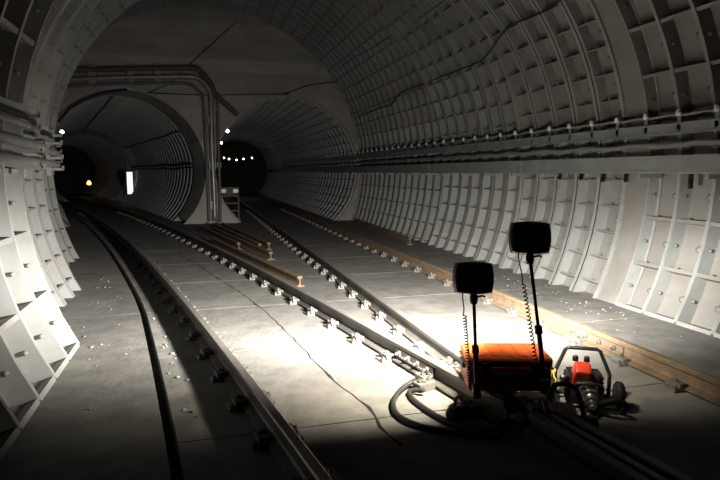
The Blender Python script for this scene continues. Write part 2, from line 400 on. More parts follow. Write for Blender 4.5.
def tunnel_line(label, ang, r, inset, y1=16.5, name='tunnel_cable', mname='dcable', wob=0.03):
    a = math.radians(ang); pts = []
    for i in range(24):
        t = 0.1+(y1-0.1)*i/23; x = (2.42-inset)*math.cos(a+wob*math.sin(t*1.3)*0.3); z = (2.42-inset)*math.sin(a+wob*math.sin(t*1.3)*0.3)
        pts.append((s0.x+x*math.cos(HL)-t*math.sin(HL), s0.y+x*math.sin(HL)+t*math.cos(HL), LT[1]+z))
    mb = MB(); mb.tube(pts, r, 6); o = mb.build(name, mname); tag(o, label, 'cable', 'cables in the left tunnel')
tunnel_line('dark cable along the upper right ribs of the left tunnel', 34, 0.022, 0.02)
tunnel_line('thick dark cable along the right wall of the left tunnel, at shoulder height', 5, 0.045, 0.045)
tunnel_line('thinner dark cable just under the thick one, left tunnel right wall', 1.5, 0.03, 0.03)
tunnel_line('dark cable along the crown of the left tunnel', 93, 0.024, 0.02)

# ================================================================== rails
PROF = [(-0.075, 0.02), (0.075, 0.02), (0.075, 0.033), (0.022, 0.05), (0.010, 0.065), (0.010, 0.135), (0.036, 0.147), (0.037, 0.178), (0.028, 0.186),
        (-0.028, 0.186), (-0.037, 0.178), (-0.036, 0.147), (-0.010, 0.135), (-0.010, 0.065), (-0.022, 0.05), (-0.075, 0.033)]
def rail_obj(path, web='rail', head='head', name='rail', z0=0.0):
    mb = MB(); mb.sweep(path, PROF, z0, lambda k: 1 if k in (7, 8, 9) else 0)
    return mb.build(name, (web, head))
# fastening: base plate with shoulders ; two clips and four bolts as its own pieces
mb = MB(); mb.box((0, 0, 0.011), (0.34, 0.14, 0.022), bev=0.004)
for s in (-1, 1): mb.box((s*0.098, 0, 0.034), (0.036, 0.15, 0.03), bev=0.004)
ME_PLATE = mb.mesh('base_plate', 'clip')
mb = MB()
for s in (-1, 1):
    mb.box((0.088, s*0.045, 0.062), (0.085, 0.05, 0.02), bev=0.004); mb.box((0.055, s*0.045, 0.05), (0.025, 0.045, 0.022))
mb.box((0.112, 0, 0.05), (0.03, 0.15, 0.04), bev=0.004)
ME_CLIP = mb.mesh('clip', 'clip')
mb = MB(); mb.lathe([(0.021, 0), (0.021, 0.02), (0.011, 0.022), (0.011, 0.034), (0, 0.036)], (0, 0, 0), (0, 0, 1), 6, smooth=False); ME_BOLT = mb.mesh('bolt', 'bolt')
mb = MB(); mb.box((0, 0, 0.011), (0.34, 0.14, 0.022))
for s in (-1, 1):
    mb.box((s*0.095, 0, 0.04), (0.06, 0.11, 0.04)); mb.box((s*0.15, 0.03, 0.03), (0.03, 0.03, 0.03))
ME_FAR = mb.mesh('fastening', 'clip')
def fasten(root, pt, ang, full):
    if not full: inst('fastening', ME_FAR, root, (pt[0], pt[1], 0), (0, 0, ang)); return
    p = inst('fastening', ME_PLATE, root, (pt[0], pt[1], 0), (0, 0, ang))
    for s, r in ((1, 0), (-1, PI)):
        inst('clip', ME_CLIP, p, (0, 0, 0), (0, 0, r))
        inst('bolt', ME_BOLT, p, (s*0.095, 0.0, 0.062)); inst('bolt', ME_BOLT, p, (s*0.15, 0.05*s, 0.02))
def line_rail(label, X, y0, y1, web='rail', head='head', f0=None, spacing=0.62, fy=(1.0, 26.0)):
    n = 40; path = [(X(y0+(y1-y0)*i/n), y0+(y1-y0)*i/n) for i in range(n+1)]
    r = rail_obj(path, web, head); tag(r, label, 'rail', 'running rails')
    y = fy[0] if f0 is None else f0
    while y < min(y1, fy[1]):
        if y > y0:
            sl = (X(y+0.1)-X(y-0.1))/0.2
            fasten(r, (X(y), y), -math.atan(sl), y < 11.5)
        y += spacing
    return r
XB = lambda y: XA(y)+1.50 - 0.0*(y)
XC = lambda y: 2.09
XD = lambda y: 3.69
railA = line_rail('leftmost running rail throwing a broad black shadow beside the gutter', XA, -3.0, 46.0)
railB = line_rail('running rail with a bolted joint plate, curving into the left tunnel', XB, 3.25, 46.0, f0=3.55)
railC = line_rail('straight running rail left of the centre of the right tunnel', XC, 3.1, 46.0, f0=3.7)
railD = line_rail('rusty brown running rail nearest the right wall', XD, -3.0, 46.0, 'rust', 'rusthead')
def side_plate(root, X, y, length, side, nb, web='clip'):
    sl = (X(y+0.1)-X(y-0.1))/0.2; mb = MB()
    mb.box((side*0.022, 0, 0.098), (0.022, length, 0.075), bev=0.004); mb.box((side*0.033, 0, 0.07), (0.03, length, 0.016))
    p = mb.build('joint_plate', web, root, (X(y), y, 0), (0, 0, -math.atan(sl)))
    for k in range(nb):
        b = MB(); b.lathe([(0.026, 0), (0.026, 0.022), (0.012, 0.024), (0.012, 0.05), (0, 0.052)], (side*0.033, (k-(nb-1)/2)*length/nb, 0.1), (side, 0, 0), 6, smooth=False)
        b.build('bolt', 'bolt', p)
side_plate(railB, XB, 4.42, 0.62, -1, 4); side_plate(railB, XB, 4.42, 0.62, 1, 4)
side_plate(railD, XD, 4.55, 0.8, -1, 4, 'rust')
# spacer with big bolts between the closing rails, part of rail C
mb = MB(); mb.box((1.955, 4.02, 0.07), (0.10, 0.55, 0.10), bev=0.008); sb = mb.build('spacer_block', 'clip', railC)
for i in range(4):
    for j in range(2):
        b = MB(); b.lathe([(0.034, 0), (0.034, 0.03), (0.016, 0.034), (0.016, 0.05), (0, 0.052)], (1.93+j*0.055, 3.82+i*0.14, 0.12), (-0.2, -0.1, 1), 6, smooth=False); b.build('bolt', 'bolt', sb)
# crossing casting where the two inner rails meet (in the dark)
fr = empty('rail_crossing', (2.11, 2.9, 0)); tag(fr, 'cast steel crossing where the two inner rails meet, in the dark', 'rail crossing')
mb = MB(); mb.sweep([(0, 0.15), (0.12, -1.0)], [(-0.16, 0.02), (0.16, 0.02), (0.16, 0.10), (-0.16, 0.10)]); mb.build('casting_base', 'dim_steel', fr)
for dx0, dx1, l in ((-0.09, 0.02, 'wing_rail'), (0.09, 0.24, 'wing_rail')):
    mb = MB(); mb.sweep([(dx0, 0.15), (dx1, -1.0), (dx1+ (0.05 if dx1 > 0.1 else -0.02), -3.6)], PROF[:], 0.0, lambda k: 1 if k in (7, 8, 9) else 0); mb.build(l, ('dim_steel', 'rail'), fr)
mb = MB(); mb.sweep([(0.0, 0.12), (0.10, -0.85)], [(-0.035, 0.09), (0.035, 0.09), (0.022, 0.184), (-0.022, 0.184)]); mb.build('nose', 'rail', fr)

# loose rails on the floor
def loose(p_front, p_back, length, label, web='rust', head='rusthead', z0=-0.02):
    a = gz(*p_front); b = gz(*p_back); d = (b-a).normalized(); e = a+d*length
    r = rail_obj([(a.x, a.y), (a.x+d.x*length/2, a.y+d.y*length/2), (e.x, e.y)], web, head, 'loose_rail', z0); tag(r, label, 'rail', 'loose rails lying on the floor')
loose((300, 287), (238, 257), 5.6, 'loose rail whose pale cut end lies nearest, beside the curved rail')
loose((271, 260), (222, 237), 5.5, 'loose rail with second nearest cut end in the bundle')
loose((239, 250), (205, 233), 4.5, 'loose rail with leftmost cut end in the bundle')
loose((260, 251), (217, 230), 5.5, 'loose rail with a cut end in the middle of the bundle')
loose((269, 250), (225, 229), 5.5, 'loose rail at the right of the bundle')
loose((410, 245), (362, 226), 5.5, 'loose brown rail lying along the foot of the right wall')

# ================================================================== cables and ducts along the right wall
WX = 5.30
sh = empty('cable_duct', (WX, 0.5, 1.70)); tag(sh, 'wide grey metal cable duct along the right wall', 'cable duct')
for i in range(11):
    mb = MB(); mb.box((0, 0.0, 0.105), (0.14, 3.985, 0.21), bev=0.008); mb.box((-0.075, 0, 0.02), (0.02, 3.985, 0.03)); mb.box((-0.075, 0, 0.195), (0.02, 3.985, 0.03))
    mb.build('duct_length', 'shelf', sh, (0, 2+4*i, 0))
for i in range(38):
    mb = MB(); mb.box((0.16, 0, -0.03), (0.34, 0.05, 0.05)); mb.build('bracket', 'shelf', sh, (0, 0.4+i*1.0, 0))
tr = empty('cable_tray', (WX+0.04, 0.5, 2.22)); tag(tr, 'upper cable tray with white porcelain clips on the right wall', 'cable tray')
mb = MB(); mb.box((0, 19, 0.0), (0.05, 38, 0.10), bev=0.006); mb.box((-0.03, 19, 0.055), (0.03, 38, 0.02)); mb.box((-0.03, 19, -0.055), (0.03, 38, 0.02)); mb.build('tray_rail', 'shelf', tr)
for i in range(74):
    mb = MB(); mb.box((0.14, 0, 0.10), (0.32, 0.05, 0.04)); mb.box((0.0, 0, 0.06), (0.05, 0.05, 0.16)); br = mb.build('bracket', 'shelf', tr, (0, 0.35+i*0.5, 0))
    if i < 48:
        mb = MB(); mb.lathe([(0.022, 0), (0.032, 0.012), (0.032, 0.045), (0.02, 0.055), (0.026, 0.07), (0, 0.075)], (-0.03, 0, 0.14), (-0.25, 0, 1), 8); mb.build('porcelain_clip', 'white', br)
def wall_cable(name, label, x, z, y0, y1, r, wob, mname='cable', per=1.0, zs=None):
    pts = []; n = int((y1-y0)/0.25)
    for i in range(n+1):
        y = y0+(y1-y0)*i/n
        pts.append((x+0.01*math.sin(y*2.1), y, z+wob*math.cos(2*PI*y/per)+ (zs(y) if zs else 0)))
    mb = MB(); mb.tube(pts, r, 7); o = mb.build(name, mname); tag(o, label, 'cable', 'cables on the tunnel walls'); return o
wall_cable('feeder_cable', 'thick wavy grey cable between the duct and tray, right wall', WX+0.02, 2.035, 0.5, 38, 0.035, 0.012, 'cable', 1.0)
wall_cable('feeder_cable', 'dark cable lying on top of the right wall tray', WX+0.10, 2.385, 0.5, 38, 0.022, 0.01, 'dcable', 1.0)
wall_cable('feeder_cable', 'thin grey cable lying along the outer edge of the right wall tray', WX+0.03, 2.375, 0.5, 38, 0.018, 0.008, 'cable', 0.5)
for i, (x, y, Xh, hh) in enumerate(((691, 178, 5.42, 0.24), (626, 176, 5.46, 0.16), (603, 176, 5.46, 0.16), (581, 175, 5.46, 0.14), (560, 175, 5.46, 0.13))):
    p = gx(x, y, Xh); o = empty('cable_hook', (Xh, p.y, p.z))
    mb = MB(); mb.box((0, 0, 0), (0.03, 0.045, hh)); mb.build('hook_strap', 'black', o)
    mb = MB(); mb.tube([(0, -0.01, -hh*0.1), (-0.05, -0.03, -hh*0.15), (-0.06, -0.04, -hh*0.35), (-0.03, -0.02, -hh*0.48)], 0.014, 6); mb.build('hook_arm', 'black', o)
    mb = MB(); mb.box((0.09, 0, hh*0.3), (0.2, 0.03, 0.03)); mb.build('hook_stay', 'black', o)
    tag(o, '%s black cable hook from the camera under the right wall duct' % ('first', 'second', 'third', 'fourth', 'fifth')[i], 'hook', 'hooks under the duct')
# slack wires on the vault
def vault_wire(label, pix, r=0.014, mname='dcable', secs=None):
    pts = []
    for (x, y, Y) in pix: pts.append(gy(x, y, Y))
    mb = MB(); mb.tube(smooth_path(pts, 6), r, 5); o = mb.build('overhead_wire', mname); tag(o, label, 'wire', 'wires on the vault'); return o
def on_vault(key, Y, ang, inset=0.03):
    cx, cz, R, _, _ = SEC[key]; a = math.radians(ang); return Vector((cx+(R-inset)*math.cos(a), Y, cz+(R-inset)*math.sin(a)))
def key_at(Y):
    return 'near' if Y < 6.05 else 'middle' if Y < 9 else 'step' if Y < 12.4 else 'far'
def vwire(label, spec, r=0.014, mname='dcable'):
    pts = [on_vault(key_at(Y), Y, a, ins) for Y, a, ins in spec]
    mb = MB(); mb.tube(smooth_path(pts, 6), r, 5); o = mb.build('overhead_wire', mname); tag(o, label, 'wire', 'wires on the vault')
def vault_hit(x, y, inset=0.025):
    d = ray(x, y); best = None
    for key, (cx, cz, R, y0, y1) in SEC.items():
        r = R-inset; A = d.x**2+d.z**2; B = 2*(-cx*d.x+(EYE-cz)*d.z); Cc = cx*cx+(EYE-cz)**2-r*r
        t = (-B+math.sqrt(B*B-4*A*Cc))/(2*A)
        if y0 <= t*d.y <= y1: best = Cv+d*t
    return best
pts = [p for p in (vault_hit(x, y) for x, y in ((562, -6), (555, 6), (541, 13), (523, 20), (512, 25), (505, 31), (497, 41), (487, 55), (480, 61), (470, 66), (459, 70), (450, 74), (440, 77), (425, 84), (411, 88), (398, 95), (392, 104), (380, 108), (368, 113), (358, 117))) if p]
mb = MB(); mb.tube(smooth_path(pts, 3), 0.014, 5); o = mb.build('overhead_wire', 'dcable'); tag(o, 'slack dark wire sagging along the right side of the vault', 'wire', 'wires on the vault')
pts = [p for p in (vault_hit(x, y) for x, y in ((450, -4), (420, 18), (400, 30), (372, 48), (350, 60), (335, 72))) if p]
mb = MB(); mb.tube(smooth_path(pts, 3), 0.009, 5); o = mb.build('overhead_wire', 'dcable'); tag(o, 'thin dark wire higher up the right side of the vault', 'wire', 'wires on the vault')
def hw(x, y, dy=0.1): return gy(x, y, HY-dy)
def wire(label, pts, r=0.012, mname='dcable'):
    mb = MB(); mb.tube(pts, r, 5); o = mb.build('end_wall_wire', mname); tag(o, label, 'wire', 'wires on the end wall')
wire('thin slanting wire from the vault down across the end wall', [hw(236, 22), hw(200, 55), hw(168, 84), hw(150, 93, .3)])
wire('level dark wire across the end wall above the left mouth', [hw(148, 93), hw(200, 95), hw(216, 95), hw(290, 94)], 0.014)
wire('wire from the top of the right mouth up to the vault on the right', [hw(284, 94), hw(310, 85), hw(341, 81)], 0.014)
wire('dark cable bent round the upper left rim of the left mouth', [hw(57+1, 122), hw(70, 108), hw(85, 100), hw(100, 94), hw(115, 91), hw(127, 90)], 0.045)

# pipes on the end wall
def pipe(label, pix, r, mname, dy=0.12, n=6, clips=()):
    pts = [gy(x, y, HY-dy) for x, y in pix]
    mb = MB(); mb.tube(smooth_path(pts, n), r, 9); o = empty('conduit_pipe'); mb.build('pipe_run', mname, o)
    for x, y in clips:
        c = gy(x, y, HY-dy); b = MB(); b.box((c.x, HY-dy*0.4, c.z), (r*2.6, dy*1.2+r, r*3.2)); b.build('pipe_clip', 'shelf', o)
    tag(o, label, 'pipe', 'pipes on the end wall')
pipe('upper brown pipe across the end wall that bends down to the right mouth', [(64, 70), (120, 69), (160, 68), (194, 68), (201, 72), (211, 84), (214, 93), (219, 98), (238, 115)], 0.09, 'brown', 0.16, 4, [(92, 69.5), (131, 69), (158, 68.3)])
pipe('shiny grey pipe across the end wall that turns down the pier', [(64, 80), (120, 77.5), (160, 77), (193, 77), (203, 82), (209, 90), (211, 100), (212, 150), (214, 190), (215, 221)], 0.085, 'pipe', 0.16, 4, [(92, 79), (131, 77.6), (158, 77.2), (211.3, 120), (212.5, 165), (213.6, 205)])
pipe('thin lower pipe across the end wall, innermost at the bend', [(64, 86), (120, 83.5), (160, 83), (188, 84), (198, 91), (203, 100), (206, 150), (208, 190), (209, 221)], 0.05, 'greypipe', 0.12, 4, [(92, 85), (131, 83.5), (158, 83)])
pipe('dark conduit down the right side of the pier', [(217, 92), (218, 120), (219, 160), (220, 200), (220, 222)], 0.05, 'greypipe', 0.12, 3, [(217.6, 110), (219, 165)])

# ================================================================== cables and brackets along the left wall
def lpts(zoff, X_off=0.0):
    out = []
    for Y, X, z in ((1.0, -1.38, 2.02), (2.5, -1.38, 1.98), (4.0, -1.38, 2.0), (5.0, -1.38, 1.97), (5.9, -1.40, 1.95), (6.6, -1.55, 1.93), (7.4, -1.78, 1.99), (8.3, -1.82, 1.97), (9.0, -1.95, 1.96), (9.8, -2.5, 1.96), (10.8, -2.56, 2.0), (12.2, -2.58, 1.98)):
        out.append((X+X_off, Y, z+zoff))
    return smooth_path(out, 5)
for zo, xo, r, lab, mn in ((0.0, 0.0, 0.045, 'upper of the two thick sagging cables on the left wall', 'cable'), (-0.15, -0.02, 0.045, 'lower of the two thick sagging cables on the left wall', 'cable'),
                       (0.17, -0.05, 0.028, 'thin dusty cable just above the thick ones, left wall', 'cable'), (0.25, -0.07, 0.028, 'topmost thin dusty cable on the left wall', 'dcable')):
    mb = MB(); mb.tube(lpts(zo, xo), r, 8); o = mb.build('feeder_cable', mn); tag(o, lab, 'cable', 'cables on the tunnel walls')
for i, (Y, X) in enumerate(((1.2, -1.46), (2.7, -1.46), (4.2, -1.46), (5.7, -1.46), (7.1, -1.82), (8.6, -1.9), (9.6, -2.58), (10.6, -2.64), (11.5, -2.64), (12.2, -2.66))):
    b = empty('cable_bracket', (X, Y, 1.72))
    mb = MB(); mb.box((-0.06, 0, 0.28), (0.05, 0.05, 0.66)); mb.build('upright', 'iron', b)
    for z in (0.04, 0.19, 0.385, 0.49):
        mb = MB(); mb.box((0.03, 0, z), (0.18, 0.045, 0.03)); mb.box((0.115, 0, z+0.02), (0.02, 0.045, 0.045)); mb.build('arm', 'iron', b)
    tag(b, '%s cable bracket from the camera along the left wall' % ('first', 'second', 'third', 'fourth', 'fifth', 'sixth', 'seventh', 'eighth', 'ninth', 'tenth')[i], 'bracket', 'brackets of the left wall cables')
lt = empty('cable_ledge', (-1.52, 1.0, 2.28)); tag(lt, 'flat dusty ledge above the left wall cables', 'ledge')
mb = MB(); mb.box((0, 2.5, 0), (0.12, 5.0, 0.05), bev=0.006); mb.build('ledge_board', 'iron', lt)
for k in range(5): mb = MB(); mb.box((-0.05, 0.3+k*1.1, -0.06), (0.06, 0.04, 0.1)); mb.build('bracket', 'iron', lt)

# ================================================================== lights far down the tunnels
def bulb(name, p, r, label, m='bulb', stem=(0, 0, 1), sl=0.3, group='lamps down the tunnels', watts=0):
    o = empty(name, p); tag(o, label, 'lamp', group)
    mb = MB(); mb.lathe([(0, -r), (r*0.7, -r*0.7), (r, 0), (r*0.75, r*0.7), (r*0.4, r)], (0, 0, 0), (0, 0, 1), 10); mb.build('bulb', m, o)
    st = Vector(stem).normalized()
    mb = MB(); mb.lathe([(r*0.5, r*0.9), (r*0.5, r*1.9), (r*0.25, r*2.0)], (0, 0, 0), (0, 0, 1), 8); mb.build('socket', 'black', o)
    mb = MB(); mb.tube([(0, 0, r*1.8), Vector((0, 0, r*1.8))+st*sl*0.5, Vector((0, 0, r*1.8))+st*sl], 0.018, 5); mb.build('bracket', 'black', o)
bulb('tunnel_lamp', gy(62, 132, 20.6), 0.06, 'small bright lamp at the upper left rim of the left tunnel', stem=(-1, 0, 0.4), sl=0.5)
bulb('tunnel_lamp', gy(227.5, 131, 21.0), 0.06, 'brightest small lamp at the upper left of the right tunnel', stem=(-1, 0, 0.3), sl=0.7)
bulb('tunnel_lamp', gy(221.5, 143, 24.5), 0.045, 'small lamp just below the brightest one, right tunnel', stem=(-1, 0, 0.2), sl=0.6)
for x, y, lab in ((224, 158, 'first'), (229, 159, 'second'), (236.5, 160, 'third'), (243.5, 159, 'fourth'), (252, 158, 'fifth')):
    bulb('tunnel_lamp', gy(x, y, 38.0), 0.05, '%s from the left in the row of tiny lamps in the right tunnel' % lab, stem=(0, 0.1, 1), sl=0.55)
a = gy(215, 150, 38.0); b = gy(270, 150, 38.0)
mb = MB(); mb.tube([a, (a+b)/2-Vector((0, 0, 0.05)), b], 0.02, 5); o = mb.build('lamp_cable', 'dcable'); tag(o, 'dark cable that the row of tiny lamps hangs from', 'cable')
sg = gy(89, 183, 43.0)
o = empty('signal_lamp', (sg.x, sg.y, 0)); tag(o, 'amber lamp low down in the dark left tunnel', 'lamp', 'lamps down the tunnels')
mb = MB(); mb.lathe([(0, -0.16), (0.15, -0.10), (0.15, 0.03), (0.07, 0.16), (0, 0.2)], (0, 0, sg.z), (0, 0, 1), 10); mb.build('lantern', 'bulbw', o)
mb = MB(); mb.lathe([(0.14, 0), (0.05, 0.05), (0.035, sg.z-0.25), (0.1, sg.z-0.2)], (0, 0, 0), (0, 0, 1), 8); mb.build('post', 'black', o)
# lit cross passage in the right side of the left tunnel
ps = gz(131, 193, 0.55)
Yp = 35.0; p0 = gy(126.5, 172, Yp); p1 = gy(133.5, 194, Yp)
o = empty('lit_passage', ((p0.x+p1.x)/2, Yp, p1.z)); tag(o, 'brightly lit doorway deep inside the left tunnel', 'doorway')
hgt = p0.z-p1.z; wd = p1.x-p0.x
mb = MB(); mb.box((0, 0.05, hgt/2), (wd, 0.02, hgt)); mb.build('lit_opening', 'lit', o)
for s in (-1, 1): mb = MB(); mb.box((s*(wd/2+0.03), 0, hgt/2), (0.06, 0.14, hgt)); mb.build('door_jamb', 'tunnel', o)
mb = MB(); mb.box((0, 0, hgt+0.03), (wd+0.12, 0.14, 0.06)); mb.build('door_head', 'tunnel', o)
mb = MB(); mb.box((0, 0, -p1.z/2), (wd+0.12, 0.14, p1.z)); mb.build('door_sill', 'tunnel', o)
# stepped stand at the pier
b0 = gz(231, 222)
o = empty('step_stand', (b0.x, b0.y, 0)); tag(o, 'low slatted step stand with two white plates beside the pier', 'step stand')
for k in range(4): mb = MB(); mb.box((0, 0.12*k, 0.14+0.25*k), (0.62, 0.26, 0.05), bev=0.005); mb.build('tread', 'wood', o)
for s in (-1, 1):
    mb = MB(); mb.sweep([(s*0.30, -0.12), (s*0.30, 0.5)], [(-0.02, 0), (0.02, 0), (0.02, 0.1), (-0.02, 0.1)]); mb.box((s*0.3, 0.46, 0.5), (0.05, 0.06, 1.0)); mb.build('side_frame', 'rail', o)
mb = MB(); mb.box((0, 0.46, 1.06), (0.66, 0.06, 0.26)); mb.build('top_board', 'rail', o)
for x in (-0.21, 0.21): mb = MB(); mb.box((x, 0.42, 1.06), (0.18, 0.015, 0.13), bev=0.004); mb.build('white_plate', 'sign', o)

# ================================================================== the battery work light
RZ = math.radians(-17)
cb = gz(507, 392, 0.186); CZ = 0.188
CL = empty('work_light', (cb.x+0.06, cb.y+0.15, CZ), RZ)
tag(CL, 'orange battery case with two black lamp heads on masts', 'work light')
W_, D_, H_ = 0.58, 0.36, 0.29
body = MB(); body.box((0, 0, 0.09), (W_, D_, 0.17), bev=0.022); body = body.build('case_body', 'orange', CL)
lid = MB(); lid.box((0, 0, 0.217), (W_+0.012, D_+0.012, 0.07), bev=0.022); lid = lid.build('case_lid', 'orange', CL)
for k in (-2, -1, 0, 1, 2): mb = MB(); mb.box((k*0.095, 0, 0.253), (0.05, D_*0.8, 0.008), bev=0.003); mb.build('lid_rib', 'orange', lid)
mb = MB(); mb.box((0, 0, 0.178), (W_+0.022, D_+0.022, 0.014), bev=0.004); mb.build('rim', 'orange', CL)
for x in (-0.17, 0.17):
    mb = MB(); mb.box((x, -D_/2-0.014, 0.178), (0.06, 0.03, 0.09), bev=0.006); mb.build('latch', 'black', CL)
mb = MB(); mb.tube([(-0.09, -D_/2-0.005, 0.15), (-0.09, -D_/2-0.05, 0.15), (0.09, -D_/2-0.05, 0.15), (0.09, -D_/2-0.005, 0.15)], 0.012, 8); mb.build('carry_handle', 'black', CL)
mb = MB(); mb.box((-W_/2-0.012, 0, 0.16), (0.025, 0.12, 0.05), bev=0.006); mb.build('end_handle', 'black', CL)
for x in (-0.2, 0.2):
    mb = MB(); mb.lathe([(0.06, -0.022), (0.06, 0.022)], (x, D_/2, 0.05), (1, 0, 0), 12); mb.build('wheel', 'rubber', CL)
Minv = Matrix.LocRotScale(CL.location, CL.rotation_euler.to_quaternion(), (1, 1, 1)).inverted()
def mast(head_px, Ych, base_local, aim, power, cone=LAMP_CONE):
    o_ = Minv @ Cv; dd = (Minv.to_3x3() @ ray(*head_px)); hc = o_ + dd*((Ych-o_.y)/dd.y)      # pixel ray meets the upright plane over the mast foot
    b0 = Vector(base_local)
    az, el = math.radians(aim[0]), math.radians(aim[1])
    d = Vector((math.sin(az)*math.cos(el), math.cos(az)*math.cos(el), math.sin(el)))
    # head back turned to where the beam goes, softened
    RL = Matrix.Rotation(-RZ-az, 3, 'Z') @ Matrix.Rotation(el, 3, 'X') @ Matrix.Rotation(math.radians(LAMP_ROLL[0] if aim[0] < 0 else LAMP_ROLL[1]), 3, 'Y')      # beam of the tilted reflector in case space
    az, el = math.radians(20.0 if aim[0] < 0 else 27.0), math.radians(-10)
    d = Vector((math.sin(az)*math.cos(el), math.cos(az)*math.cos(el), math.sin(el)))
    f = Matrix.Rotation(-RZ, 3, 'Z') @ d                           # beam in case space
    yaw = math.atan2(-f.x, f.y)
    R3 = Matrix.Rotation(yaw, 3, 'Z') @ Matrix.Rotation(el, 3, 'X')
    neck = hc + R3 @ Vector((0, -0.02, -0.13))
    m_ = empty_part = MB()
    m_.tube([b0, b0.lerp(neck, 0.45)], 0.017, 10); m_.tube([b0.lerp(neck, 0.42), neck], 0.012, 10)
    m_.lathe([(0.026, 0), (0.026, 0.05), (0.02, 0.055)], b0.lerp(neck, 0.42), neck-b0, 10)
    m_.lathe([(0.03, 0), (0.03, 0.09), (0.02, 0.1)], b0-Vector((0, 0, 0.04)), neck-b0, 10)
    mo = m_.build('mast', 'blackpaint', CL)
    k = MB(); k.lathe([(0.022, -0.045), (0.028, -0.02), (0.028, 0.01), (0.018, 0.03), (0.014, 0.05)], neck, R3 @ Vector((0, 0, 1)), 10)
    k.tube([neck+R3 @ Vector((0.0, 0, 0.0)), neck+R3 @ Vector((0.06, 0, 0.012)), neck+R3 @ Vector((0.075, 0, 0.004))], 0.008, 6)
    k.build('swivel_clamp', 'black', mo)
    # head: barrel-sided shell, deeper in the middle, with cooling ribs behind
    h = MB(); hw2, hh2 = 0.137, 0.112
    nseg = 9; rings = []
    def outline(sc, y):
        pts = []
        for i in range(nseg): t = -1+2*i/(nseg-1); pts.append((t*hw2*0.90*sc, y, (hh2*(1.0-0.10*t*t))*sc))
        for i in range(nseg): t = 1-2*i/(nseg-1); pts.append(((hw2*(1.0-0.09*t*t))*sc, y, t*hh2*0.82*sc))
        for i in range(nseg): t = 1-2*i/(nseg-1); pts.append((t*hw2*0.90*sc, y, -(hh2*(1.0-0.10*t*t))*sc))
        for i in range(nseg): t = -1+2*i/(nseg-1); pts.append((-(hw2*(1.0-0.09*t*t))*sc, y, t*hh2*0.82*sc))
        return pts
    for sc, y in ((0.80, -0.062), (0.93, -0.052), (0.99, -0.02), (1.0, 0.03), (1.0, 0.055), (0.94, 0.06), (0.92, 0.045)):
        rings.append([h.bm.verts.new(hc + R3 @ Vector(p)) for p in outline(sc, y)])
    for A, B in zip(rings, rings[1:]):
        n = len(A)
        for q in range(n): h.face([A[q], A[(q+1) % n], B[(q+1) % n], B[q]])
    h.face(rings[0][::-1]); h.face(rings[-1])
    ho = h.build('lamp_head', 'black', CL)
    for q in range(7):
        c = MB(); c.box(hc + R3 @ Vector(((q-3)*0.026, -0.066, 0)), (0.006, 0.014, 0.13), R3); c.build('cooling_rib', 'black', ho)
    c = MB(); c.box(hc + R3 @ Vector((0, 0.05, 0)), (0.22, 0.008, 0.15), R3); c.build('lens', 'lens', ho)
    # coiled lead
    st = hc + R3 @ Vector((-0.075, -0.03, -0.10)); en = b0 + Vector((-0.05, 0.0, 0.06))
    pts = [st, st+Vector((0.0, 0, -0.04))]; turns = 24; A0 = st.lerp(en, 0.24); ax = (en-A0); u = ax.orthogonal().normalized(); v = ax.normalized().cross(u)
    pts.append(st.lerp(A0, 0.7))
    for q in range(turns*8+1):
        t = q/(turns*8); g = 0.012
        pts.append(A0+ax*t + u*(g*math.cos(2*PI*turns*t)) + v*(g*math.sin(2*PI*turns*t)))
    pts.append(en+Vector((0.0, 0.02, -0.03)))
    c = MB(); c.tube(pts, 0.0045, 5); c.build('coiled_lead', 'rubber', mo)
    # the lamp's light
    ld = bpy.data.lights.new('lamp_beam', 'SPOT'); ld.energy = power; ld.spot_size = math.radians(cone); ld.spot_blend = LAMP_BLEND
    ld.color = (1.0, 0.955, 0.885); ld.shadow_soft_size = 0.05
    lo = bpy.data.objects.new('lamp_beam', ld); COL.objects.link(lo)
    lo.scale = (1, LAMP_FLAT, 1); lo.parent = ho; lo.location = hc + R3 @ Vector((0, 0.12, 0))
    lo.rotation_euler = (RL @ Matrix.Rotation(PI/2, 3, 'X')).to_euler()
    fd = bpy.data.lights.new('lamp_flood', 'SPOT'); fa = FLOOD[0] if aim[0] < 0 else FLOOD[1]; fd.energy = fa[2]; fd.spot_size = math.radians(132); fd.spot_blend = 1.0
    fd.color = (1.0, 0.90, 0.72); fd.shadow_soft_size = 0.05
    fo = bpy.data.objects.new('lamp_flood', fd); COL.objects.link(fo); fo.parent = ho; fo.location = hc + R3 @ Vector((0, 0.12, -0.03))
    fo.rotation_euler = (Matrix.Rotation(-RZ-math.radians(fa[0]), 3, 'Z') @ Matrix.Rotation(math.radians(fa[1])+PI/2, 3, 'X')).to_euler()
    return mo
mast((473.5, 278), -0.205, (-0.235, -0.215, 0.02), LAMP_AIM[0], LAMP_POWER[0])
mast((530, 238), -0.205, (0.235, -0.215, 0.06), LAMP_AIM[1], LAMP_POWER[1])

